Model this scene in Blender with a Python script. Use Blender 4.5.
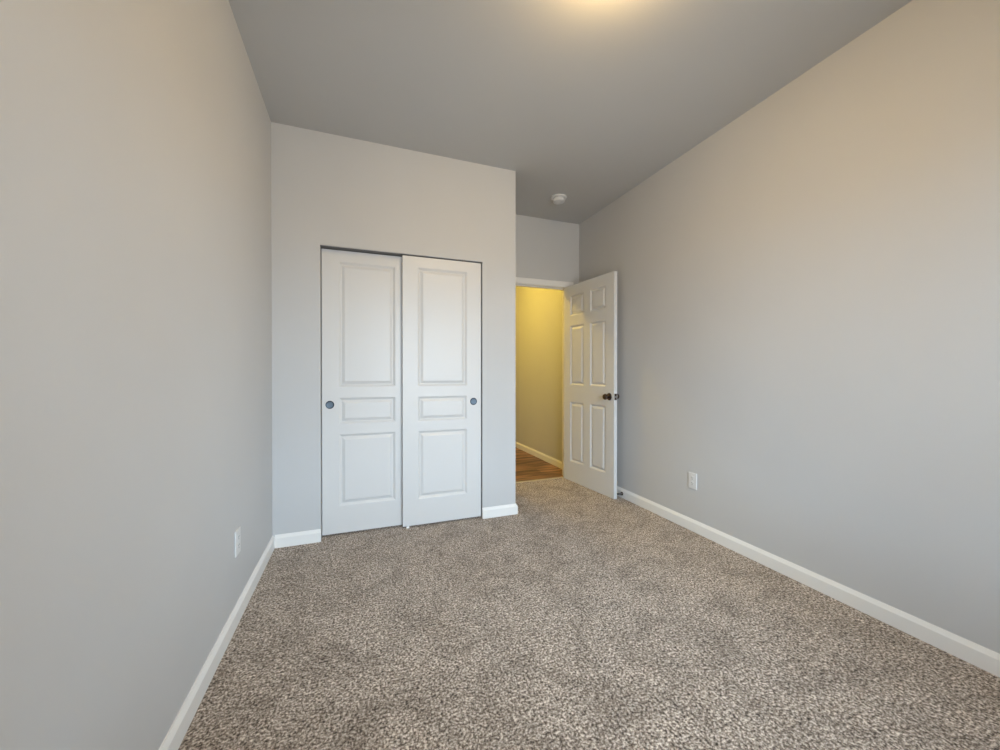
import bpy, bmesh, math, random
from mathutils import Vector, Matrix

for _o in list(bpy.data.objects):
    bpy.data.objects.remove(_o, do_unlink=True)
SC = bpy.context.scene
COL = SC.collection

# ------------------------------------------------------------------ camera
F_PX, PITCH, YAW, ROLL = 378.48, 0.0062, 0.3568, 0.0002
cam_data = bpy.data.cameras.new('camera')
cam_data.sensor_width = 36.0
cam_data.lens = F_PX / 1000.0 * 36.0
cam_data.clip_start = 0.02
cam = bpy.data.objects.new('camera', cam_data)
COL.objects.link(cam)
_f = Vector((math.sin(YAW) * math.cos(PITCH), math.cos(YAW) * math.cos(PITCH), -math.sin(PITCH)))
_r = Vector((math.cos(YAW), -math.sin(YAW), 0))
_u = _r.cross(_f)
_c, _s = math.cos(ROLL), math.sin(ROLL)
_R, _U = _c * _r + _s * _u, -_s * _r + _c * _u
M = Matrix((_R, _U, -_f)).transposed().to_4x4()
M.translation = Vector((0.5179, -2.7595, 1.117))
cam.matrix_world = M
SC.camera = cam

# ------------------------------------------------------------------ sky, window light, exposure
SC.view_settings.view_transform = 'Standard'
SC.view_settings.look = 'None'
SC.view_settings.gamma = 1.0
SC.view_settings.use_curve_mapping = False
SC.view_settings.exposure = 0.27

SKY = 14.6
world = bpy.data.worlds.new('sky')
SC.world = world
world.use_nodes = True
wn, wl = world.node_tree.nodes, world.node_tree.links
wn.clear()
w_out = wn.new('ShaderNodeOutputWorld')
w_bg = wn.new('ShaderNodeBackground')
w_bg.inputs['Strength'].default_value = SKY
w_tc = wn.new('ShaderNodeTexCoord')
w_sep = wn.new('ShaderNodeSeparateXYZ')
w_ramp = wn.new('ShaderNodeValToRGB')
w_map = wn.new('ShaderNodeMapRange')
w_map.inputs['From Min'].default_value = -1
w_map.inputs['From Max'].default_value = 1
wl.new(w_tc.outputs['Generated'], w_sep.inputs[0])
wl.new(w_sep.outputs['Z'], w_map.inputs['Value'])
wl.new(w_map.outputs[0], w_ramp.inputs[0])
e = w_ramp.color_ramp.elements
e[0].position, e[0].color = 0.49, (0.36, 0.38, 0.39, 1)      # ground
e[1].position, e[1].color = 0.52, (0.66, 0.84, 1.0, 1)       # overcast sky
wl.new(w_ramp.outputs[0], w_bg.inputs['Color'])
wl.new(w_bg.outputs[0], w_out.inputs[0])

# window on the rear wall (behind the camera): x, z extents
YB = -3.30
WX0, WX1, WZ0, WZ1 = 0.70, 2.30, 0.40, 2.12
portal_d = bpy.data.lights.new('window_daylight', 'AREA')
portal_d.shape = 'RECTANGLE'
portal_d.size, portal_d.size_y = WX1 - WX0, WZ1 - WZ0
portal_d.cycles.is_portal = True
portal = bpy.data.objects.new('window_daylight', portal_d)
COL.objects.link(portal)
portal.location = ((WX0 + WX1) / 2, YB - 0.13, (WZ0 + WZ1) / 2)
portal.rotation_euler = (math.radians(90), 0, 0)

LAMP_COL, LAMP_POWER = (1.0, 0.68, 0.28), 70.0
HALL_COL, HALL_POWER = (1.0, 0.68, 0.11), 138.0

# ------------------------------------------------------------------ dimensions (metres)
H = 2.7035                 # ceiling
W = 2.730                  # right wall
AX = 1.6775                # right edge of the closet block
BY = 0.748                 # wall with the doorway
WT = 0.115                 # partition thickness
HY = 3.60                  # far end of the hall
HX0 = 1.00                 # left side of the hall
OX0, OX1, OZ = 0.2785, 1.4035, 1.9630   # closet opening
JX0, JX1, JZ = 1.825, 2.590, 2.013     # clear doorway between the jambs

# ------------------------------------------------------------------ materials
def mat(name, col, rough=0.5, metal=0.0, spec=0.5):
    m = bpy.data.materials.new(name)
    m.use_nodes = True
    b = m.node_tree.nodes['Principled BSDF']
    b.inputs['Base Color'].default_value = (*col, 1)
    b.inputs['Roughness'].default_value = rough
    b.inputs['Metallic'].default_value = metal
    b.inputs['Specular IOR Level'].default_value = spec
    return m

def noise_bump(m, scale, strength, dist, detail=3, colvar=0.0, col=None):
    n, l = m.node_tree.nodes, m.node_tree.links
    b = n['Principled BSDF']
    tc = n.new('ShaderNodeTexCoord')
    nz = n.new('ShaderNodeTexNoise')
    nz.inputs['Scale'].default_value = scale
    nz.inputs['Detail'].default_value = detail
    bp = n.new('ShaderNodeBump')
    bp.inputs['Strength'].default_value = strength
    bp.inputs['Distance'].default_value = dist
    l.new(tc.outputs['Object'], nz.inputs['Vector'])
    l.new(nz.outputs['Fac'], bp.inputs['Height'])
    l.new(bp.outputs[0], b.inputs['Normal'])
    if colvar:
        n2 = n.new('ShaderNodeTexNoise')
        n2.inputs['Scale'].default_value = 1.7
        n2.inputs['Detail'].default_value = 2
        rp = n.new('ShaderNodeValToRGB')
        rp.color_ramp.elements[0].position, rp.color_ramp.elements[1].position = 0.35, 0.65
        rp.color_ramp.elements[0].color = (*[c * (1 - colvar) for c in col], 1)
        rp.color_ramp.elements[1].color = (*[min(1, c * (1 + colvar)) for c in col], 1)
        l.new(tc.outputs['Object'], n2.inputs['Vector'])
        l.new(n2.outputs['Fac'], rp.inputs[0])
        l.new(rp.outputs[0], b.inputs['Base Color'])
    return m

WALLC = (0.560, 0.560, 0.563)
M_WALL = noise_bump(mat('greige_wall_paint', WALLC, 0.55, spec=0.35), 260, 0.08, 0.002, colvar=0.012, col=WALLC)
CEILC = (0.53, 0.525, 0.515)
M_CEIL = noise_bump(mat('flat_ceiling_paint', CEILC, 0.9, spec=0.2), 220, 0.10, 0.002, colvar=0.01, col=CEILC)
M_TRIM = noise_bump(mat('white_trim_paint', (0.83, 0.82, 0.80), 0.35), 60, 0.03, 0.001)
M_DOOR = noise_bump(mat('white_door_paint', (0.67, 0.665, 0.66), 0.38), 90, 0.05, 0.001)
M_PLASTIC = noise_bump(mat('white_plastic', (0.72, 0.715, 0.71), 0.4), 80, 0.02, 0.0005)
M_SLOT = mat('dark_slot', (0.02, 0.02, 0.02), 0.6)
M_BRONZE = noise_bump(mat('dark_bronze', (0.13, 0.095, 0.075), 0.2, metal=0.9), 120, 0.04, 0.0005)
M_SATIN = noise_bump(mat('satin_metal', (0.42, 0.43, 0.44), 0.35, metal=1.0), 120, 0.04, 0.0005)
M_PULL = noise_bump(mat('blue_grey_pull', (0.13, 0.17, 0.215), 0.5, metal=0.6), 120, 0.04, 0.0005)
M_PULLRIM = noise_bump(mat('blue_grey_pull_rim', (0.05, 0.065, 0.085), 0.4, metal=0.7), 120, 0.04, 0.0005)
M_TRACK = noise_bump(mat('closet_track_metal', (0.17, 0.17, 0.17), 0.6, metal=0.3), 120, 0.04, 0.0005)
M_STRIP = noise_bump(mat('transition_strip', (0.46, 0.38, 0.27), 0.5, metal=0.2), 80, 0.05, 0.0005)

def make_carpet():
    m = bpy.data.materials.new('taupe_carpet')
    m.use_nodes = True
    n, l = m.node_tree.nodes, m.node_tree.links
    b = n['Principled BSDF']
    b.inputs['Roughness'].default_value = 1.0
    b.inputs['Specular IOR Level'].default_value = 0.05
    b.inputs['Sheen Weight'].default_value = 0.15
    b.inputs['Sheen Roughness'].default_value = 0.5
    tc = n.new('ShaderNodeTexCoord')
    def noise(scale, detail, rough=0.5, dist=0.0):
        z = n.new('ShaderNodeTexNoise')
        z.inputs['Scale'].default_value = scale
        z.inputs['Detail'].default_value = detail
        z.inputs['Roughness'].default_value = rough
        z.inputs['Distortion'].default_value = dist
        l.new(tc.outputs['Object'], z.inputs['Vector'])
        return z
    def ramp(src, stops):
        r = n.new('ShaderNodeValToRGB')
        els = r.color_ramp.elements
        els[0].position, els[0].color = stops[0][0], (*stops[0][1], 1)
        els[1].position, els[1].color = stops[-1][0], (*stops[-1][1], 1)
        for p, c in stops[1:-1]:
            q = els.new(p); q.color = (*c, 1)
        l.new(src, r.inputs[0])
        return r
    fleck = noise(116, 4.0, 0.72, 0.05)
    clump = noise(48, 3.0, 0.60, 0.3)
    blend = n.new('ShaderNodeMath'); blend.operation = 'MULTIPLY_ADD'
    blend.inputs[1].default_value = 0.80
    half = n.new('ShaderNodeMath'); half.operation = 'MULTIPLY'
    half.inputs[1].default_value = 0.20
    l.new(clump.outputs['Fac'], half.inputs[0])
    l.new(fleck.outputs['Fac'], blend.inputs[0]); l.new(half.outputs[0], blend.inputs[2])
    cr = ramp(blend.outputs[0], [(0.395, (0.036, 0.023, 0.016)), (0.45, (0.21, 0.160, 0.122)),
                                 (0.52, (0.44, 0.362, 0.298)), (0.59, (0.86, 0.77, 0.68))])
    patch = noise(6.5, 4.0, 0.62, 0.8)
    pr = ramp(patch.outputs['Fac'], [(0.36, (0.80, 0.785, 0.77)), (0.58, (1.10, 1.10, 1.10))])
    mx = n.new('ShaderNodeMix'); mx.data_type = 'RGBA'; mx.blend_type = 'MULTIPLY'
    mx.inputs[0].default_value = 1.0
    l.new(cr.outputs[0], mx.inputs[6]); l.new(pr.outputs[0], mx.inputs[7])
    l.new(mx.outputs[2], b.inputs['Base Color'])
    tuft = noise(120, 3.0, 0.6, 0.3)
    ad = n.new('ShaderNodeMath'); ad.operation = 'MULTIPLY_ADD'
    ad.inputs[1].default_value = 0.7
    l.new(fleck.outputs['Fac'], ad.inputs[0]); l.new(tuft.outputs['Fac'], ad.inputs[2])
    bp = n.new('ShaderNodeBump')
    bp.inputs['Strength'].default_value = 0.9
    bp.inputs['Distance'].default_value = 0.010
    l.new(ad.outputs[0], bp.inputs['Height'])
    l.new(bp.outputs[0], b.inputs['Normal'])
    return m
M_CARPET = make_carpet()

def make_wood():
    m = bpy.data.materials.new('brown_plank_floor')
    m.use_nodes = True
    n, l = m.node_tree.nodes, m.node_tree.links
    b = n['Principled BSDF']
    b.inputs['Roughness'].default_value = 0.42
    tc = n.new('ShaderNodeTexCoord')
    br = n.new('ShaderNodeTexBrick')
    br.inputs['Scale'].default_value = 1.0
    br.inputs['Brick Width'].default_value = 1.22
    br.inputs['Row Height'].default_value = 0.15
    br.inputs['Mortar Size'].default_value = 0.0015
    br.inputs['Color1'].default_value = (0.30, 0.17, 0.10, 1)
    br.inputs['Color2'].default_value = (0.13, 0.068, 0.040, 1)
    br.inputs['Mortar'].default_value = (0.05, 0.03, 0.02, 1)
    l.new(tc.outputs['Object'], br.inputs['Vector'])
    mp = n.new('ShaderNodeMapping')
    mp.inputs['Scale'].default_value = (1.1, 8.5, 1.0)
    l.new(tc.outputs['Object'], mp.inputs['Vector'])
    gz = n.new('ShaderNodeTexNoise')
    gz.inputs['Scale'].default_value = 2.0
    gz.inputs['Detail'].default_value = 5.0
    gz.inputs['Distortion'].default_value = 0.6
    l.new(mp.outputs[0], gz.inputs['Vector'])
    rp = n.new('ShaderNodeValToRGB')
    rp.color_ramp.elements[0].position, rp.color_ramp.elements[0].color = 0.40, (0.35, 0.29, 0.25, 1)
    rp.color_ramp.elements[1].position, rp.color_ramp.elements[1].color = 0.60, (1.5, 1.42, 1.35, 1)
    l.new(gz.outputs['Fac'], rp.inputs[0])
    mx = n.new('ShaderNodeMix'); mx.data_type = 'RGBA'; mx.blend_type = 'MULTIPLY'
    mx.inputs[0].default_value = 1.0
    l.new(br.outputs['Color'], mx.inputs[6]); l.new(rp.outputs[0], mx.inputs[7])
    l.new(mx.outputs[2], b.inputs['Base Color'])
    return m
M_WOOD = make_wood()

def make_glass():
    m = bpy.data.materials.new('window_glass')
    m.use_nodes = True
    n, l = m.node_tree.nodes, m.node_tree.links
    n.remove(n['Principled BSDF'])
    tr = n.new('ShaderNodeBsdfTransparent')
    gl = n.new('ShaderNodeBsdfGlossy'); gl.inputs['Roughness'].default_value = 0.02
    fr = n.new('ShaderNodeFresnel'); fr.inputs['IOR'].default_value = 1.45
    mx = n.new('ShaderNodeMixShader')
    l.new(fr.outputs[0], mx.inputs[0]); l.new(tr.outputs[0], mx.inputs[1]); l.new(gl.outputs[0], mx.inputs[2])
    l.new(mx.outputs[0], n['Material Output'].inputs['Surface'])
    return m
M_GLASS = make_glass()

def make_emit(name, col, strength):
    m = bpy.data.materials.new(name)
    m.use_nodes = True
    b = m.node_tree.nodes['Principled BSDF']
    b.inputs['Base Color'].default_value = (0.8, 0.78, 0.72, 1)
    b.inputs['Roughness'].default_value = 0.3
    b.inputs['Emission Color'].default_value = (*col, 1)
    b.inputs['Emission Strength'].default_value = strength
    return m
M_DOME = make_emit('lit_frosted_glass', LAMP_COL, LAMP_POWER)
M_HALLDOME = make_emit('lit_amber_glass', HALL_COL, HALL_POWER)

# ------------------------------------------------------------------ mesh helpers
def add_box(bm, x0, x1, y0, y1, z0, z1, bevel=0.0, seg=2):
    vs = [bm.verts.new((x, y, z)) for z in (z0, z1) for y in (y0, y1) for x in (x0, x1)]
    fs = [bm.faces.new([vs[i] for i in q]) for q in
          ((0, 2, 3, 1), (4, 5, 7, 6), (0, 1, 5, 4), (1, 3, 7, 5), (3, 2, 6, 7), (2, 0, 4, 6))]
    if bevel > 0:
        es = list({ed for f in fs for ed in f.edges})
        bmesh.ops.bevel(bm, geom=es, offset=bevel, segments=seg, profile=0.5, affect='EDGES')
    return vs

def add_lathe(bm, prof, axis='z', seg=32, loc=(0, 0, 0), closed=True):
    """prof: list of (radius, height) along the axis; radius 0 ends close the shape."""
    rings = []
    for r, h in prof:
        ring = []
        if r < 1e-6:
            p = {'z': (0, 0, h), 'x': (h, 0, 0), 'y': (0, h, 0)}[axis]
            ring = [bm.verts.new([p[i] + loc[i] for i in range(3)])]
        else:
            for k in range(seg):
                a = 2 * math.pi * k / seg
                c, s = r * math.cos(a), r * math.sin(a)
                p = {'z': (c, s, h), 'x': (h, c, s), 'y': (s, h, c)}[axis]
                ring.append(bm.verts.new([p[i] + loc[i] for i in range(3)]))
        rings.append(ring)
    for a, b in zip(rings, rings[1:]):
        for k in range(seg):
            k2 = (k + 1) % seg
            if len(a) == 1 and len(b) == 1: continue
            if len(a) == 1: bm.faces.new((a[0], b[k], b[k2]))
            elif len(b) == 1: bm.faces.new((a[k], a[k2], b[0]))
            else: bm.faces.new((a[k], a[k2], b[k2], b[k]))

def sweep(bm, path, prof, close_ends=True):
    """path: list of (x, y) floor points; the room lies on the LEFT of the travel direction.
    prof: list of (out, z) measured from the path."""
    P = [Vector(p) for p in path]
    rows = []
    for i, p in enumerate(P):
        dirs = []
        if i > 0: dirs.append((P[i] - P[i - 1]).normalized())
        if i < len(P) - 1: dirs.append((P[i + 1] - P[i]).normalized())
        ns = [Vector((-d.y, d.x)) for d in dirs]
        n = sum(ns, Vector((0, 0)))
        n.normalize()
        k = 1.0 / max(0.2, n.dot(ns[0]))
        rows.append([bm.verts.new((p.x + n.x * o * k, p.y + n.y * o * k, z)) for o, z in prof])
    for a, b in zip(rows, rows[1:]):
        for j in range(len(prof) - 1):
            bm.faces.new((a[j], b[j], b[j + 1], a[j + 1]))
    if close_ends:
        bm.faces.new(rows[0]); bm.faces.new(list(reversed(rows[-1])))

def obj(name, bm, m, parent=None, smooth=False, loc=None):
    bmesh.ops.recalc_face_normals(bm, faces=bm.faces[:])
    me = bpy.data.meshes.new(name)
    bm.to_mesh(me); bm.free()
    ms = m if isinstance(m, (list, tuple)) else [m]
    for q in ms: me.materials.append(q)
    if smooth:
        for p in me.polygons: p.use_smooth = True
        try: me.set_sharp_from_angle(angle=math.radians(35))
        except Exception: pass
    o = bpy.data.objects.new(name, me)
    COL.objects.link(o)
    if loc is not None: o.location = loc
    if parent: o.parent = parent
    return o

def tag(o, label=None, cat=None, group=None, kind=None):
    if label: o['label'] = label
    if cat: o['category'] = cat
    if group: o['group'] = group
    if kind: o['kind'] = kind
    return o

def thing(name, label, cat, loc, rotz=0, kind=None, group=None):
    o = bpy.data.objects.new(name, None)
    o.empty_display_size = 0.1
    COL.objects.link(o)
    o.location = loc; o.rotation_euler = (0, 0, rotz)
    return tag(o, label, cat, group, kind)

def struct_boxes(name, boxes, m, label, cat='wall'):
    bm = bmesh.new()
    for b in boxes: add_box(bm, *b)
    return tag(obj(name, bm, m), label, cat, kind='structure')

# ------------------------------------------------------------------ the shell
# carpeted floor
bm = bmesh.new()
add_box(bm, -0.12, W + 0.12, YB - 0.12, BY + 0.03, -0.10, 0.0)
tag(obj('floor', bm, M_CARPET), 'taupe speckled cut pile carpet across the bedroom', 'carpet', kind='structure')
bm = bmesh.new()
add_box(bm, HX0 - 0.12, W + 0.12, BY + 0.031, HY + 0.12, -0.10, -0.002)
tag(obj('floor_hall', bm, M_WOOD), 'brown wood plank floor in the hall beyond the doorway', 'wood floor', kind='structure')
bm = bmesh.new()
add_box(bm, -0.12, W + 0.12, YB - 0.12, HY + 0.12, H, H + 0.12)
tag(obj('ceiling', bm, M_CEIL), 'flat pale grey ceiling over the bedroom', 'ceiling', kind='structure')

struct_boxes('wall_left', [(-0.12, 0, YB - 0.12, BY, 0, H)], M_WALL, 'long plain greige wall on the left')
struct_boxes('wall_right', [(W, W + 0.12, YB - 0.12, HY + 0.12, 0, H)], M_WALL, 'long plain greige wall on the right behind the open door')
struct_boxes('wall_closet', [(0, OX0, 0, WT, 0, H), (OX1, AX, 0, WT, 0, H), (OX0, OX1, 0, WT, OZ, H),
                             (AX - WT, AX, WT, BY, 0, H)], M_WALL,
             'greige wall around the sliding closet doors, ending in an outside corner')
struct_boxes('wall_doorway', [(-0.12, JX0 - 0.018, BY, BY + WT, 0, H), (JX1 + 0.018, W, BY, BY + WT, 0, H),
                              (JX0 - 0.018, JX1 + 0.018, BY, BY + WT, JZ + 0.018, H)], M_WALL,
             'recessed greige wall above the bedroom doorway')
struct_boxes('wall_rear', [(0, WX0, YB - 0.12, YB, 0, H), (WX1, W, YB - 0.12, YB, 0, H),
                           (WX0, WX1, YB - 0.12, YB, 0, WZ0), (WX0, WX1, YB - 0.12, YB, WZ1, H)], M_WALL,
             'greige wall with the window behind the camera')
struct_boxes('wall_hall_left', [(HX0 - 0.12, HX0, BY + WT, HY + 0.12, 0, H)], M_WALL, 'left wall of the hall')
struct_boxes('wall_hall_end', [(HX0, W, HY, HY + 0.12, 0, H)], M_WALL, 'end wall of the hall')

# baseboards
BB = [(0, 0.0), (0.014, 0.0), (0.014, 0.061), (0.0130, 0.0635), (0.0070, 0.0745), (0.0040, 0.0808), (0, 0.0808)]
def baseboard(name, path, label):
    bm = bmesh.new()
    sweep(bm, path, BB)
    return tag(obj(name, bm, M_TRIM), label, 'baseboard', kind='structure')
g = 0.0
baseboard('baseboard_left', [(0.0, 0.0), (0.0, YB)], 'long white baseboard along the left wall')
baseboard('baseboard_right', [(W, YB), (W, BY)], 'long white baseboard along the right wall and behind the open door')
baseboard('baseboard_closet_left', [(OX0 + 0.002, 0.0), (0.013, 0.0)], 'short white baseboard between the left wall and the closet opening')
baseboard('baseboard_closet_right', [(AX, BY), (AX, 0.0), (OX1 - 0.002, 0.0)], 'short white baseboard wrapping the outside corner right of the closet')
baseboard('baseboard_rear', [(0.014, YB), (W - 0.014, YB)], 'white baseboard under the rear window')
baseboard('baseboard_hall', [(W, BY + WT + 0.014), (W, HY)], 'white baseboard along the hall wall beyond the doorway')

# doorway lining, casing, threshold
bm = bmesh.new()
y0, y1 = BY - 0.001, BY + WT + 0.001
add_box(bm, JX1, JX1 + 0.018, y0, y1, 0, JZ + 0.018)
add_box(bm, JX0 - 0.018, JX0, y0, y1, 0, JZ + 0.018)
add_box(bm, JX0, JX1, y0, y1, JZ, JZ + 0.018)
# stops
sy0, sy1 = BY + 0.040, BY + 0.072
add_box(bm, JX1 - 0.010, JX1, sy0, sy1, 0, JZ)
add_box(bm, JX0, JX0 + 0.010, sy0, sy1, 0, JZ)
add_box(bm, JX0 + 0.010, JX1 - 0.010, sy0, sy1, JZ - 0.010, JZ)
tag(obj('trim_1', bm, M_TRIM), 'white door jamb lining the doorway to the hall', 'door frame', kind='structure')

def casing(name, yface, sgn, label):
    """mitred three-sided casing; profile runs from the inner to the outer edge."""
    prof = [(0.0, 0.0), (0.0, 0.009), (0.006, 0.011), (0.030, 0.014), (0.050, 0.016), (0.056, 0.014), (0.057, 0.0)]
    rv = 0.005
    inner = [(JX0 - rv, 0.0), (JX0 - rv, JZ + rv), (JX1 + rv, JZ + rv), (JX1 + rv, 0.0)]
    outd = [(-1, 0), (-1, 1), (1, 1), (1, 0)]
    bm = bmesh.new()
    rows = [[bm.verts.new((x + dx * w, yface + sgn * t, z + dz * w)) for w, t in prof] for (x, z), (dx, dz) in zip(inner, outd)]
    for a, b in zip(rows, rows[1:]):
        for j in range(len(prof) - 1): bm.faces.new((a[j], b[j], b[j + 1], a[j + 1]))
    bm.faces.new(rows[0]); bm.faces.new(rows[-1])
    return tag(obj(name, bm, M_TRIM), label, 'door casing', kind='structure')
casing('trim_2', BY - 0.001, -1, 'white casing above and beside the doorway on the bedroom side')
casing('trim_3', BY + WT + 0.001, 1, 'white casing around the doorway on the hall side')
bm = bmesh.new()
rows = []
for x in (JX0, JX1):
    rows.append([bm.verts.new((x, y, z)) for y, z in ((BY + 0.012, 0.0), (BY + 0.020, 0.006), (BY + 0.036, 0.008), (BY + 0.052, 0.004), (BY + 0.058, -0.002))])
for j in range(4): bm.faces.new((rows[0][j], rows[1][j], rows[1][j + 1], rows[0][j + 1]))
bm.faces.new(rows[0]); bm.faces.new(rows[1])
tag(obj('trim_4', bm, M_STRIP), 'thin tan transition strip between carpet and hall planks', 'threshold', kind='structure')

# closet track under the header
bm = bmesh.new()
add_box(bm, OX0, OX1, 0.016, 0.100, OZ - 0.003, OZ + 0.0)
tag(obj('trim_5', bm, M_TRACK), 'metal sliding track under the closet header', 'door track', kind='structure')

# ------------------------------------------------------------------ panelled doors
RAISED = [(0.0, 0.0), (0.003, 0.0010), (0.016, 0.0115), (0.021, 0.0115), (0.038, 0.0020), (0.041, 0.0014)]
def door_mesh(bm, w, z0, z1, t, panels, prof=RAISED):
    """front face at y=0 looking to -y, body towards +y; panels (x0,x1,z0,z1)."""
    xs = sorted({0.0, w} | {round(v, 5) for p in panels for v in p[:2]})
    zs = sorted({z0, z1} | {round(v, 5) for p in panels for v in p[2:]})
    pr = [tuple(round(v, 5) for v in p) for p in panels]
    def inside(x, z): return any(p[0] < x < p[1] and p[2] < z < p[3] for p in pr)
    for side, yb, s in ((0, 0.0, 1), (1, t, -1)):
        V = {}
        def v(x, z, y):
            k = (round(x, 5), round(z, 5), round(y, 5))
            if k not in V: V[k] = bm.verts.new((x, y, z))
            return V[k]
        for i in range(len(xs) - 1):
            for j in range(len(zs) - 1):
                if inside((xs[i] + xs[i + 1]) / 2, (zs[j] + zs[j + 1]) / 2): continue
                bm.faces.new((v(xs[i], zs[j], yb), v(xs[i + 1], zs[j], yb), v(xs[i + 1], zs[j + 1], yb), v(xs[i], zs[j + 1], yb)))
        for p in pr:
            prev = None
            for ins, dep in prof:
                y = yb + s * dep
                c = [v(p[0] + ins, p[2] + ins, y), v(p[1] - ins, p[2] + ins, y), v(p[1] - ins, p[3] - ins, y), v(p[0] + ins, p[3] - ins, y)]
                if prev:
                    for q in range(4):
                        bm.faces.new((prev[q], prev[(q + 1) % 4], c[(q + 1) % 4], c[q]))
                prev = c
            bm.faces.new(prev)
    # rim joining the two faces
    for (xa, za), (xb, zb) in (((0, z0), (w, z0)), ((w, z0), (w, z1)), ((w, z1), (0, z1)), ((0, z1), (0, z0))):
        bm.faces.new([bm.verts.new(q) for q in ((xa, 0, za), (xb, 0, zb), (xb, t, zb), (xa, t, za))])
    bmesh.ops.remove_doubles(bm, verts=bm.verts[:], dist=1e-5)

# closet sliding doors --------------------------------------------------
def closet_door(name, x0, x1, yf, pan, pull_x, label):
    r = thing(name, label, 'sliding closet door', (x0, yf, 0.0), kind='structure')
    bm = bmesh.new()
    ps = [(pan[0] - x0, pan[1] - x0, 1.018, 1.880), (pan[0] - x0, pan[1] - x0, 0.762, 0.944), (pan[0] - x0, pan[1] - x0, 0.197, 0.692)]
    door_mesh(bm, x1 - x0, 0.011, 1.9555, 0.035, ps)
    obj('door_panel', bm, M_DOOR, r)
    bm = bmesh.new()
    add_lathe(bm, [(0.0265, 0.0), (0.0275, -0.0012), (0.0265, -0.0024), (0.0235, -0.0022), (0.0215, -0.0008), (0.0215, 0.0)], 'y', 40, (pull_x - x0, 0, 0.8975))
    p = obj('finger_pull', bm, M_PULLRIM, r, smooth=True)
    tag(p, 'round blue grey finger pull')
    bm = bmesh.new()
    add_lathe(bm, [(0.0220, -0.0010), (0.0205, -0.0003), (0.012, -0.0002), (0.0, -0.0002)], 'y', 40, (pull_x - x0, 0, 0.8975))
    obj('cup', bm, M_PULL, p, smooth=True)
    return r
closet_door('door_2', 0.2830, 0.836, 0.062, (0.388, 0.765), 0.332, 'white three panel closet door on the left, sliding behind the other')
closet_door('door_3', 0.8115, 1.3975, 0.020, (0.918, 1.288), 1.338, 'white three panel closet door on the right, in front of the other')

# little white floor guide
r = thing('floor_guide', 'small white floor guide under the edge where the closet doors meet', 'door guide', (0.845, 0.0, 0.0))
bm = bmesh.new()
add_box(bm, -0.012, 0.012, 0.004, 0.106, 0.0, 0.004, 0.001)
obj('base', bm, M_PLASTIC, r)
bm = bmesh.new()
add_box(bm, -0.010, 0.010, 0.0095, 0.0145, 0.003, 0.021, 0.001)
obj('fin', bm, M_PLASTIC, r)
bm = bmesh.new()
add_box(bm, -0.010, 0.010, 0.0565, 0.0605, 0.003, 0.021, 0.001)
obj('fin', bm, M_PLASTIC, r)

# bedroom door, swung into the room --------------------------------------
hd = Vector((2.5517, 0.7300)); he = Vector((2.6187, 0.0068))
hd = he + (hd - he).normalized() * 0.752
d = (he - hd).normalized()
ang = math.atan2(d.y, d.x)          # local +x runs from hinge to free edge, local +y points at the right wall
door = thing('door_1', 'white six panel bedroom door standing open against the right wall', 'door', (hd.x, hd.y, 0.0), ang, kind='structure')
bm = bmesh.new()
DW = 0.752
six = []
for (a, b_) in ((0.110, 0.330), (0.425, 0.645)):
    six += [(a, b_, 1.700, 1.908), (a, b_, 0.990, 1.598), (a, b_, 0.206, 0.820)]
door_mesh(bm, DW, 0.003, 2.010, 0.035, six)
obj('door_panel', bm, M_DOOR, door)
KX, KZ = 0.694, 0.903
def knob(sgn, y0):
    bm = bmesh.new()
    add_lathe(bm, [(0.0, 0.0), (0.031, 0.0), (0.033, 0.003 * sgn), (0.030, 0.008 * sgn), (0.018, 0.012 * sgn), (0.012, 0.014 * sgn)], 'y', 40, (KX, y0, KZ))
    r_ = obj('knob_rose', bm, M_BRONZE, door, smooth=True)
    tag(r_, 'round dark bronze rose')
    bm = bmesh.new()
    pr = [(0.012, 0.012), (0.011, 0.022), (0.0135, 0.028), (0.021, 0.034), (0.0262, 0.043), (0.0268, 0.051), (0.0235, 0.059), (0.015, 0.0640), (0.0, 0.0655)]
    add_lathe(bm, [(a, b * sgn) for a, b in pr], 'y', 40, (KX, y0, KZ))
    tag(obj('knob', bm, M_BRONZE, door, smooth=True), 'round dark bronze knob')
knob(-1, 0.0)
knob(1, 0.035)
bm = bmesh.new()
add_box(bm, DW, DW + 0.0015, 0.005, 0.030, KZ - 0.028, KZ + 0.028, 0.0005, 1)
lp = tag(obj('latch_plate', bm, M_BRONZE, door), 'small dark latch plate on the door edge')
bm = bmesh.new()
vs = [bm.verts.new(p) for p in ((DW + .001, .010, KZ - .008), (DW + .001, .010, KZ + .008), (DW + .001, .026, KZ + .008), (DW + .001, .026, KZ - .008),
                                (DW + .011, .010, KZ - .008), (DW + .011, .010, KZ + .008))]
for q in ((0, 1, 2, 3), (0, 4, 5, 1), (4, 3, 2, 5), (0, 3, 4), (1, 5, 2)): bm.faces.new([vs[i] for i in q])
obj('latch_bolt', bm, M_SATIN, lp)
for hz in (0.25, 1.02, 1.79):
    bm = bmesh.new()
    add_lathe(bm, [(0, -0.045), (0.006, -0.045), (0.006, 0.045), (0, 0.045)], 'z', 16, (-0.004, 0.041, hz))
    add_box(bm, -0.0015, 0.0, 0.004, 0.036, hz - 0.044, hz + 0.044)
    obj('hinge', bm, M_SATIN, door, smooth=True)

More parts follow.
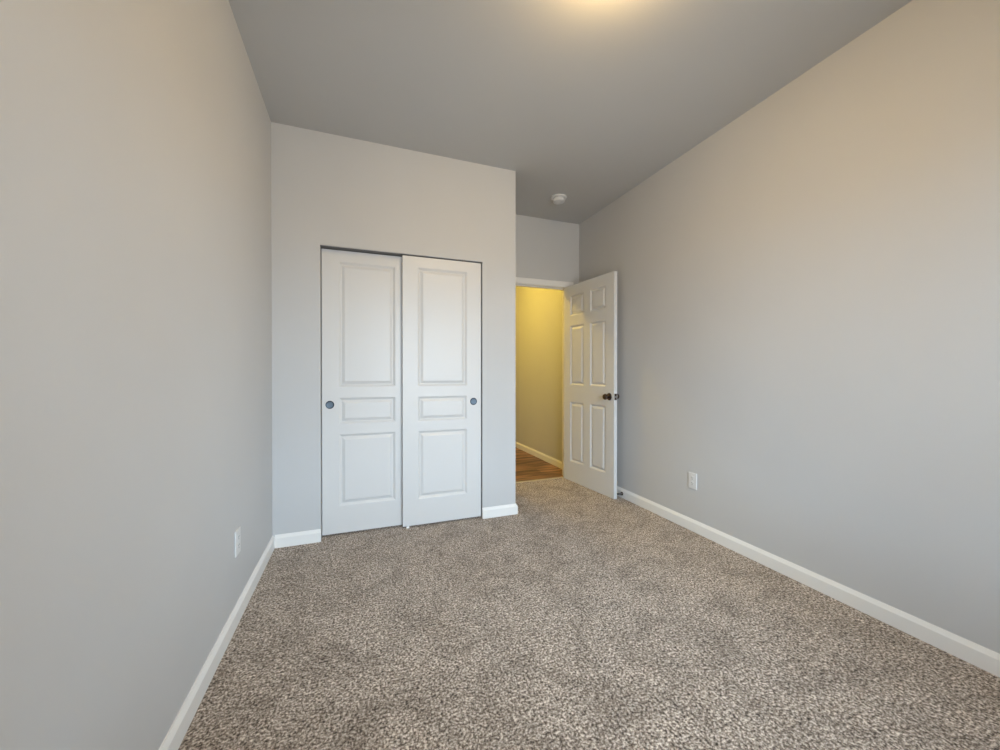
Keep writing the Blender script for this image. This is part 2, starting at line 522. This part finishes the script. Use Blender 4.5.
# door stop on the baseboard behind the door
ds = thing('door_stop', 'small dark spring door stop on the baseboard behind the open door', 'door stop', (W - 0.014, 0.018, 0.038))
bm = bmesh.new()
add_lathe(bm, [(0, 0), (0.015, 0), (0.015, -0.004), (0.011, -0.012), (0, -0.012)], 'x', 24)
obj('mounting_plate', bm, M_BRONZE, ds, smooth=True)
bm = bmesh.new()
prof = []
k = 0
xx = -0.005
while xx > -0.040:
    prof += [(0.0062, xx), (0.0082, xx - 0.001), (0.0062, xx - 0.002)]
    xx -= 0.0022
add_lathe(bm, [(0, -0.005)] + prof + [(0, xx)], 'x', 20)
obj('spring', bm, M_SATIN, ds, smooth=False)
bm = bmesh.new()
add_lathe(bm, [(0, -0.038), (0.009, -0.038), (0.0095, -0.046), (0.007, -0.050), (0, -0.051)], 'x', 24)
obj('rubber_tip', bm, mat('grey_rubber', (0.10, 0.10, 0.10), 0.7), ds, smooth=True)

# ------------------------------------------------------------------ outlets
def outlet(loc, rotz, label):
    """local -y looks into the room; plate on the wall plane y=0."""
    r = thing('wall_outlet', label, 'outlet', loc, rotz, group='white wall outlets')
    bm = bmesh.new()
    add_box(bm, -0.035, 0.035, -0.0065, 0.0, -0.057, 0.057, 0.0028, 3)
    obj('cover_plate', bm, M_PLASTIC, r)
    for zc in (0.0195, -0.0195):
        bm = bmesh.new()
        n_ = 28
        pts = []
        for i in range(n_):
            a = 2 * math.pi * i / n_
            pts.append((max(-0.0145, min(0.0145, 0.0175 * math.cos(a))), 0.0145 * math.sin(a) + zc))
        a_ = [bm.verts.new((x, -0.0060, z)) for x, z in pts]
        b_ = [bm.verts.new((x * 0.97, -0.0080, zc + (z - zc) * 0.97)) for x, z in pts]
        for i in range(n_):
            bm.faces.new((a_[i], a_[(i + 1) % n_], b_[(i + 1) % n_], b_[i]))
        bm.faces.new(b_)
        s = obj('socket', bm, M_PLASTIC, r)
        bm = bmesh.new()
        add_box(bm, -0.0072, -0.0052, -0.0084, -0.0078, zc + 0.0005, zc + 0.0085)
        add_box(bm, 0.0052, 0.0072, -0.0084, -0.0078, zc + 0.0015, zc + 0.0080)
        add_lathe(bm, [(0, -0.0084), (0.0024, -0.0084), (0.0024, -0.0078), (0, -0.0078)], 'y', 14, (0, 0, zc - 0.0065))
        obj('slots', bm, M_SLOT, s)
    bm = bmesh.new()
    add_lathe(bm, [(0.0028, -0.0060), (0.0028, -0.0072), (0.0015, -0.0078), (0, -0.0079)], 'y', 16)
    obj('screw', bm, M_PLASTIC, r, smooth=True)
    return r
outlet((W, -0.733, 0.353), math.radians(-90), 'white outlet low on the right wall above the long baseboard')
outlet((0.0, -0.748, 0.353), math.radians(90), 'white outlet low on the left wall seen almost edge on')

# ------------------------------------------------------------------ smoke detector
sd = thing('smoke_detector', 'round white smoke detector on the ceiling before the doorway', 'smoke detector', (2.215, 0.275, H))
bm = bmesh.new()
add_lathe(bm, [(0, 0), (0.070, 0), (0.071, -0.006), (0.069, -0.012), (0.058, -0.014), (0, -0.014)], 'z', 48)
obj('mounting_ring', bm, M_PLASTIC, sd, smooth=True)
bm = bmesh.new()
add_lathe(bm, [(0.050, -0.013), (0.050, -0.018), (0.055, -0.020), (0.055, -0.034), (0.050, -0.042), (0.034, -0.046), (0.018, -0.047), (0.016, -0.045), (0, -0.045)], 'z', 48)
obj('sensor_body', bm, M_PLASTIC, sd, smooth=True)
bm = bmesh.new()
add_lathe(bm, [(0.010, -0.0448), (0.010, -0.0478), (0, -0.0485)], 'z', 20, (0, 0, 0))
obj('test_button', bm, M_PLASTIC, sd, smooth=True)

# ------------------------------------------------------------------ ceiling lights
def flush_light(name, loc, dome_m, label, R=0.15, DEP=0.062):
    r = thing(name, label, 'ceiling light', loc)
    bm = bmesh.new()
    add_lathe(bm, [(0, 0), (R * 0.80, 0), (R * 0.84, -0.006), (R * 0.82, -0.022), (0, -0.022)], 'z', 48)
    obj('base', bm, M_SATIN, r, smooth=True)
    bm = bmesh.new()
    pr = [(R * 0.80, -0.020), (R * 0.97, -0.024), (R, -0.032)]
    for i in range(1, 9):
        a = math.pi / 2 * i / 8
        pr.append((R * math.cos(a), -0.032 - DEP * math.sin(a)))
    pr[-1] = (0.0, pr[-1][1])
    add_lathe(bm, pr, 'z', 48)
    obj('glass_dome', bm, dome_m, r, smooth=True)
    bm = bmesh.new()
    add_lathe(bm, [(0.011, -0.030 - DEP), (0.011, -0.036 - DEP), (0.006, -0.044 - DEP), (0, -0.046 - DEP)], 'z', 20)
    obj('finial', bm, M_SATIN, r, smooth=True)
    return r
flush_light('ceiling_light', (1.385, -1.645, H), M_DOME, 'lit flush dome ceiling light in the middle of the bedroom ceiling', 0.125, 0.085)
flush_light('hall_ceiling_light', (1.72, 1.72, H), M_HALLDOME, 'lit flush dome ceiling light in the hall beyond the doorway', 0.13)

# ------------------------------------------------------------------ rear window
win = thing('window_1', 'white framed window in the rear wall behind the camera', 'window', ((WX0 + WX1) / 2, YB, WZ0), kind='structure')
hw, hh = (WX1 - WX0) / 2, WZ1 - WZ0
bm = bmesh.new()
for b in ((-hw, -hw + .05, -.10, -.04, 0, hh), (hw - .05, hw, -.10, -.04, 0, hh), (-hw + .05, hw - .05, -.10, -.04, 0, .05), (-hw + .05, hw - .05, -.10, -.04, hh - .05, hh), (-.022, .022, -.10, -.04, .05, hh - .05)):
    add_box(bm, *b)
obj('window_frame', bm, M_TRIM, win)
bm = bmesh.new()
add_box(bm, -hw + .045, hw - .045, -.072, -.068, .045, hh - .045)
obj('glass_pane', bm, M_GLASS, win)
bm = bmesh.new()
add_box(bm, -hw - .04, hw + .04, 0.0, .03, -.022, 0.0, .003)
obj('window_sill', bm, M_TRIM, win)
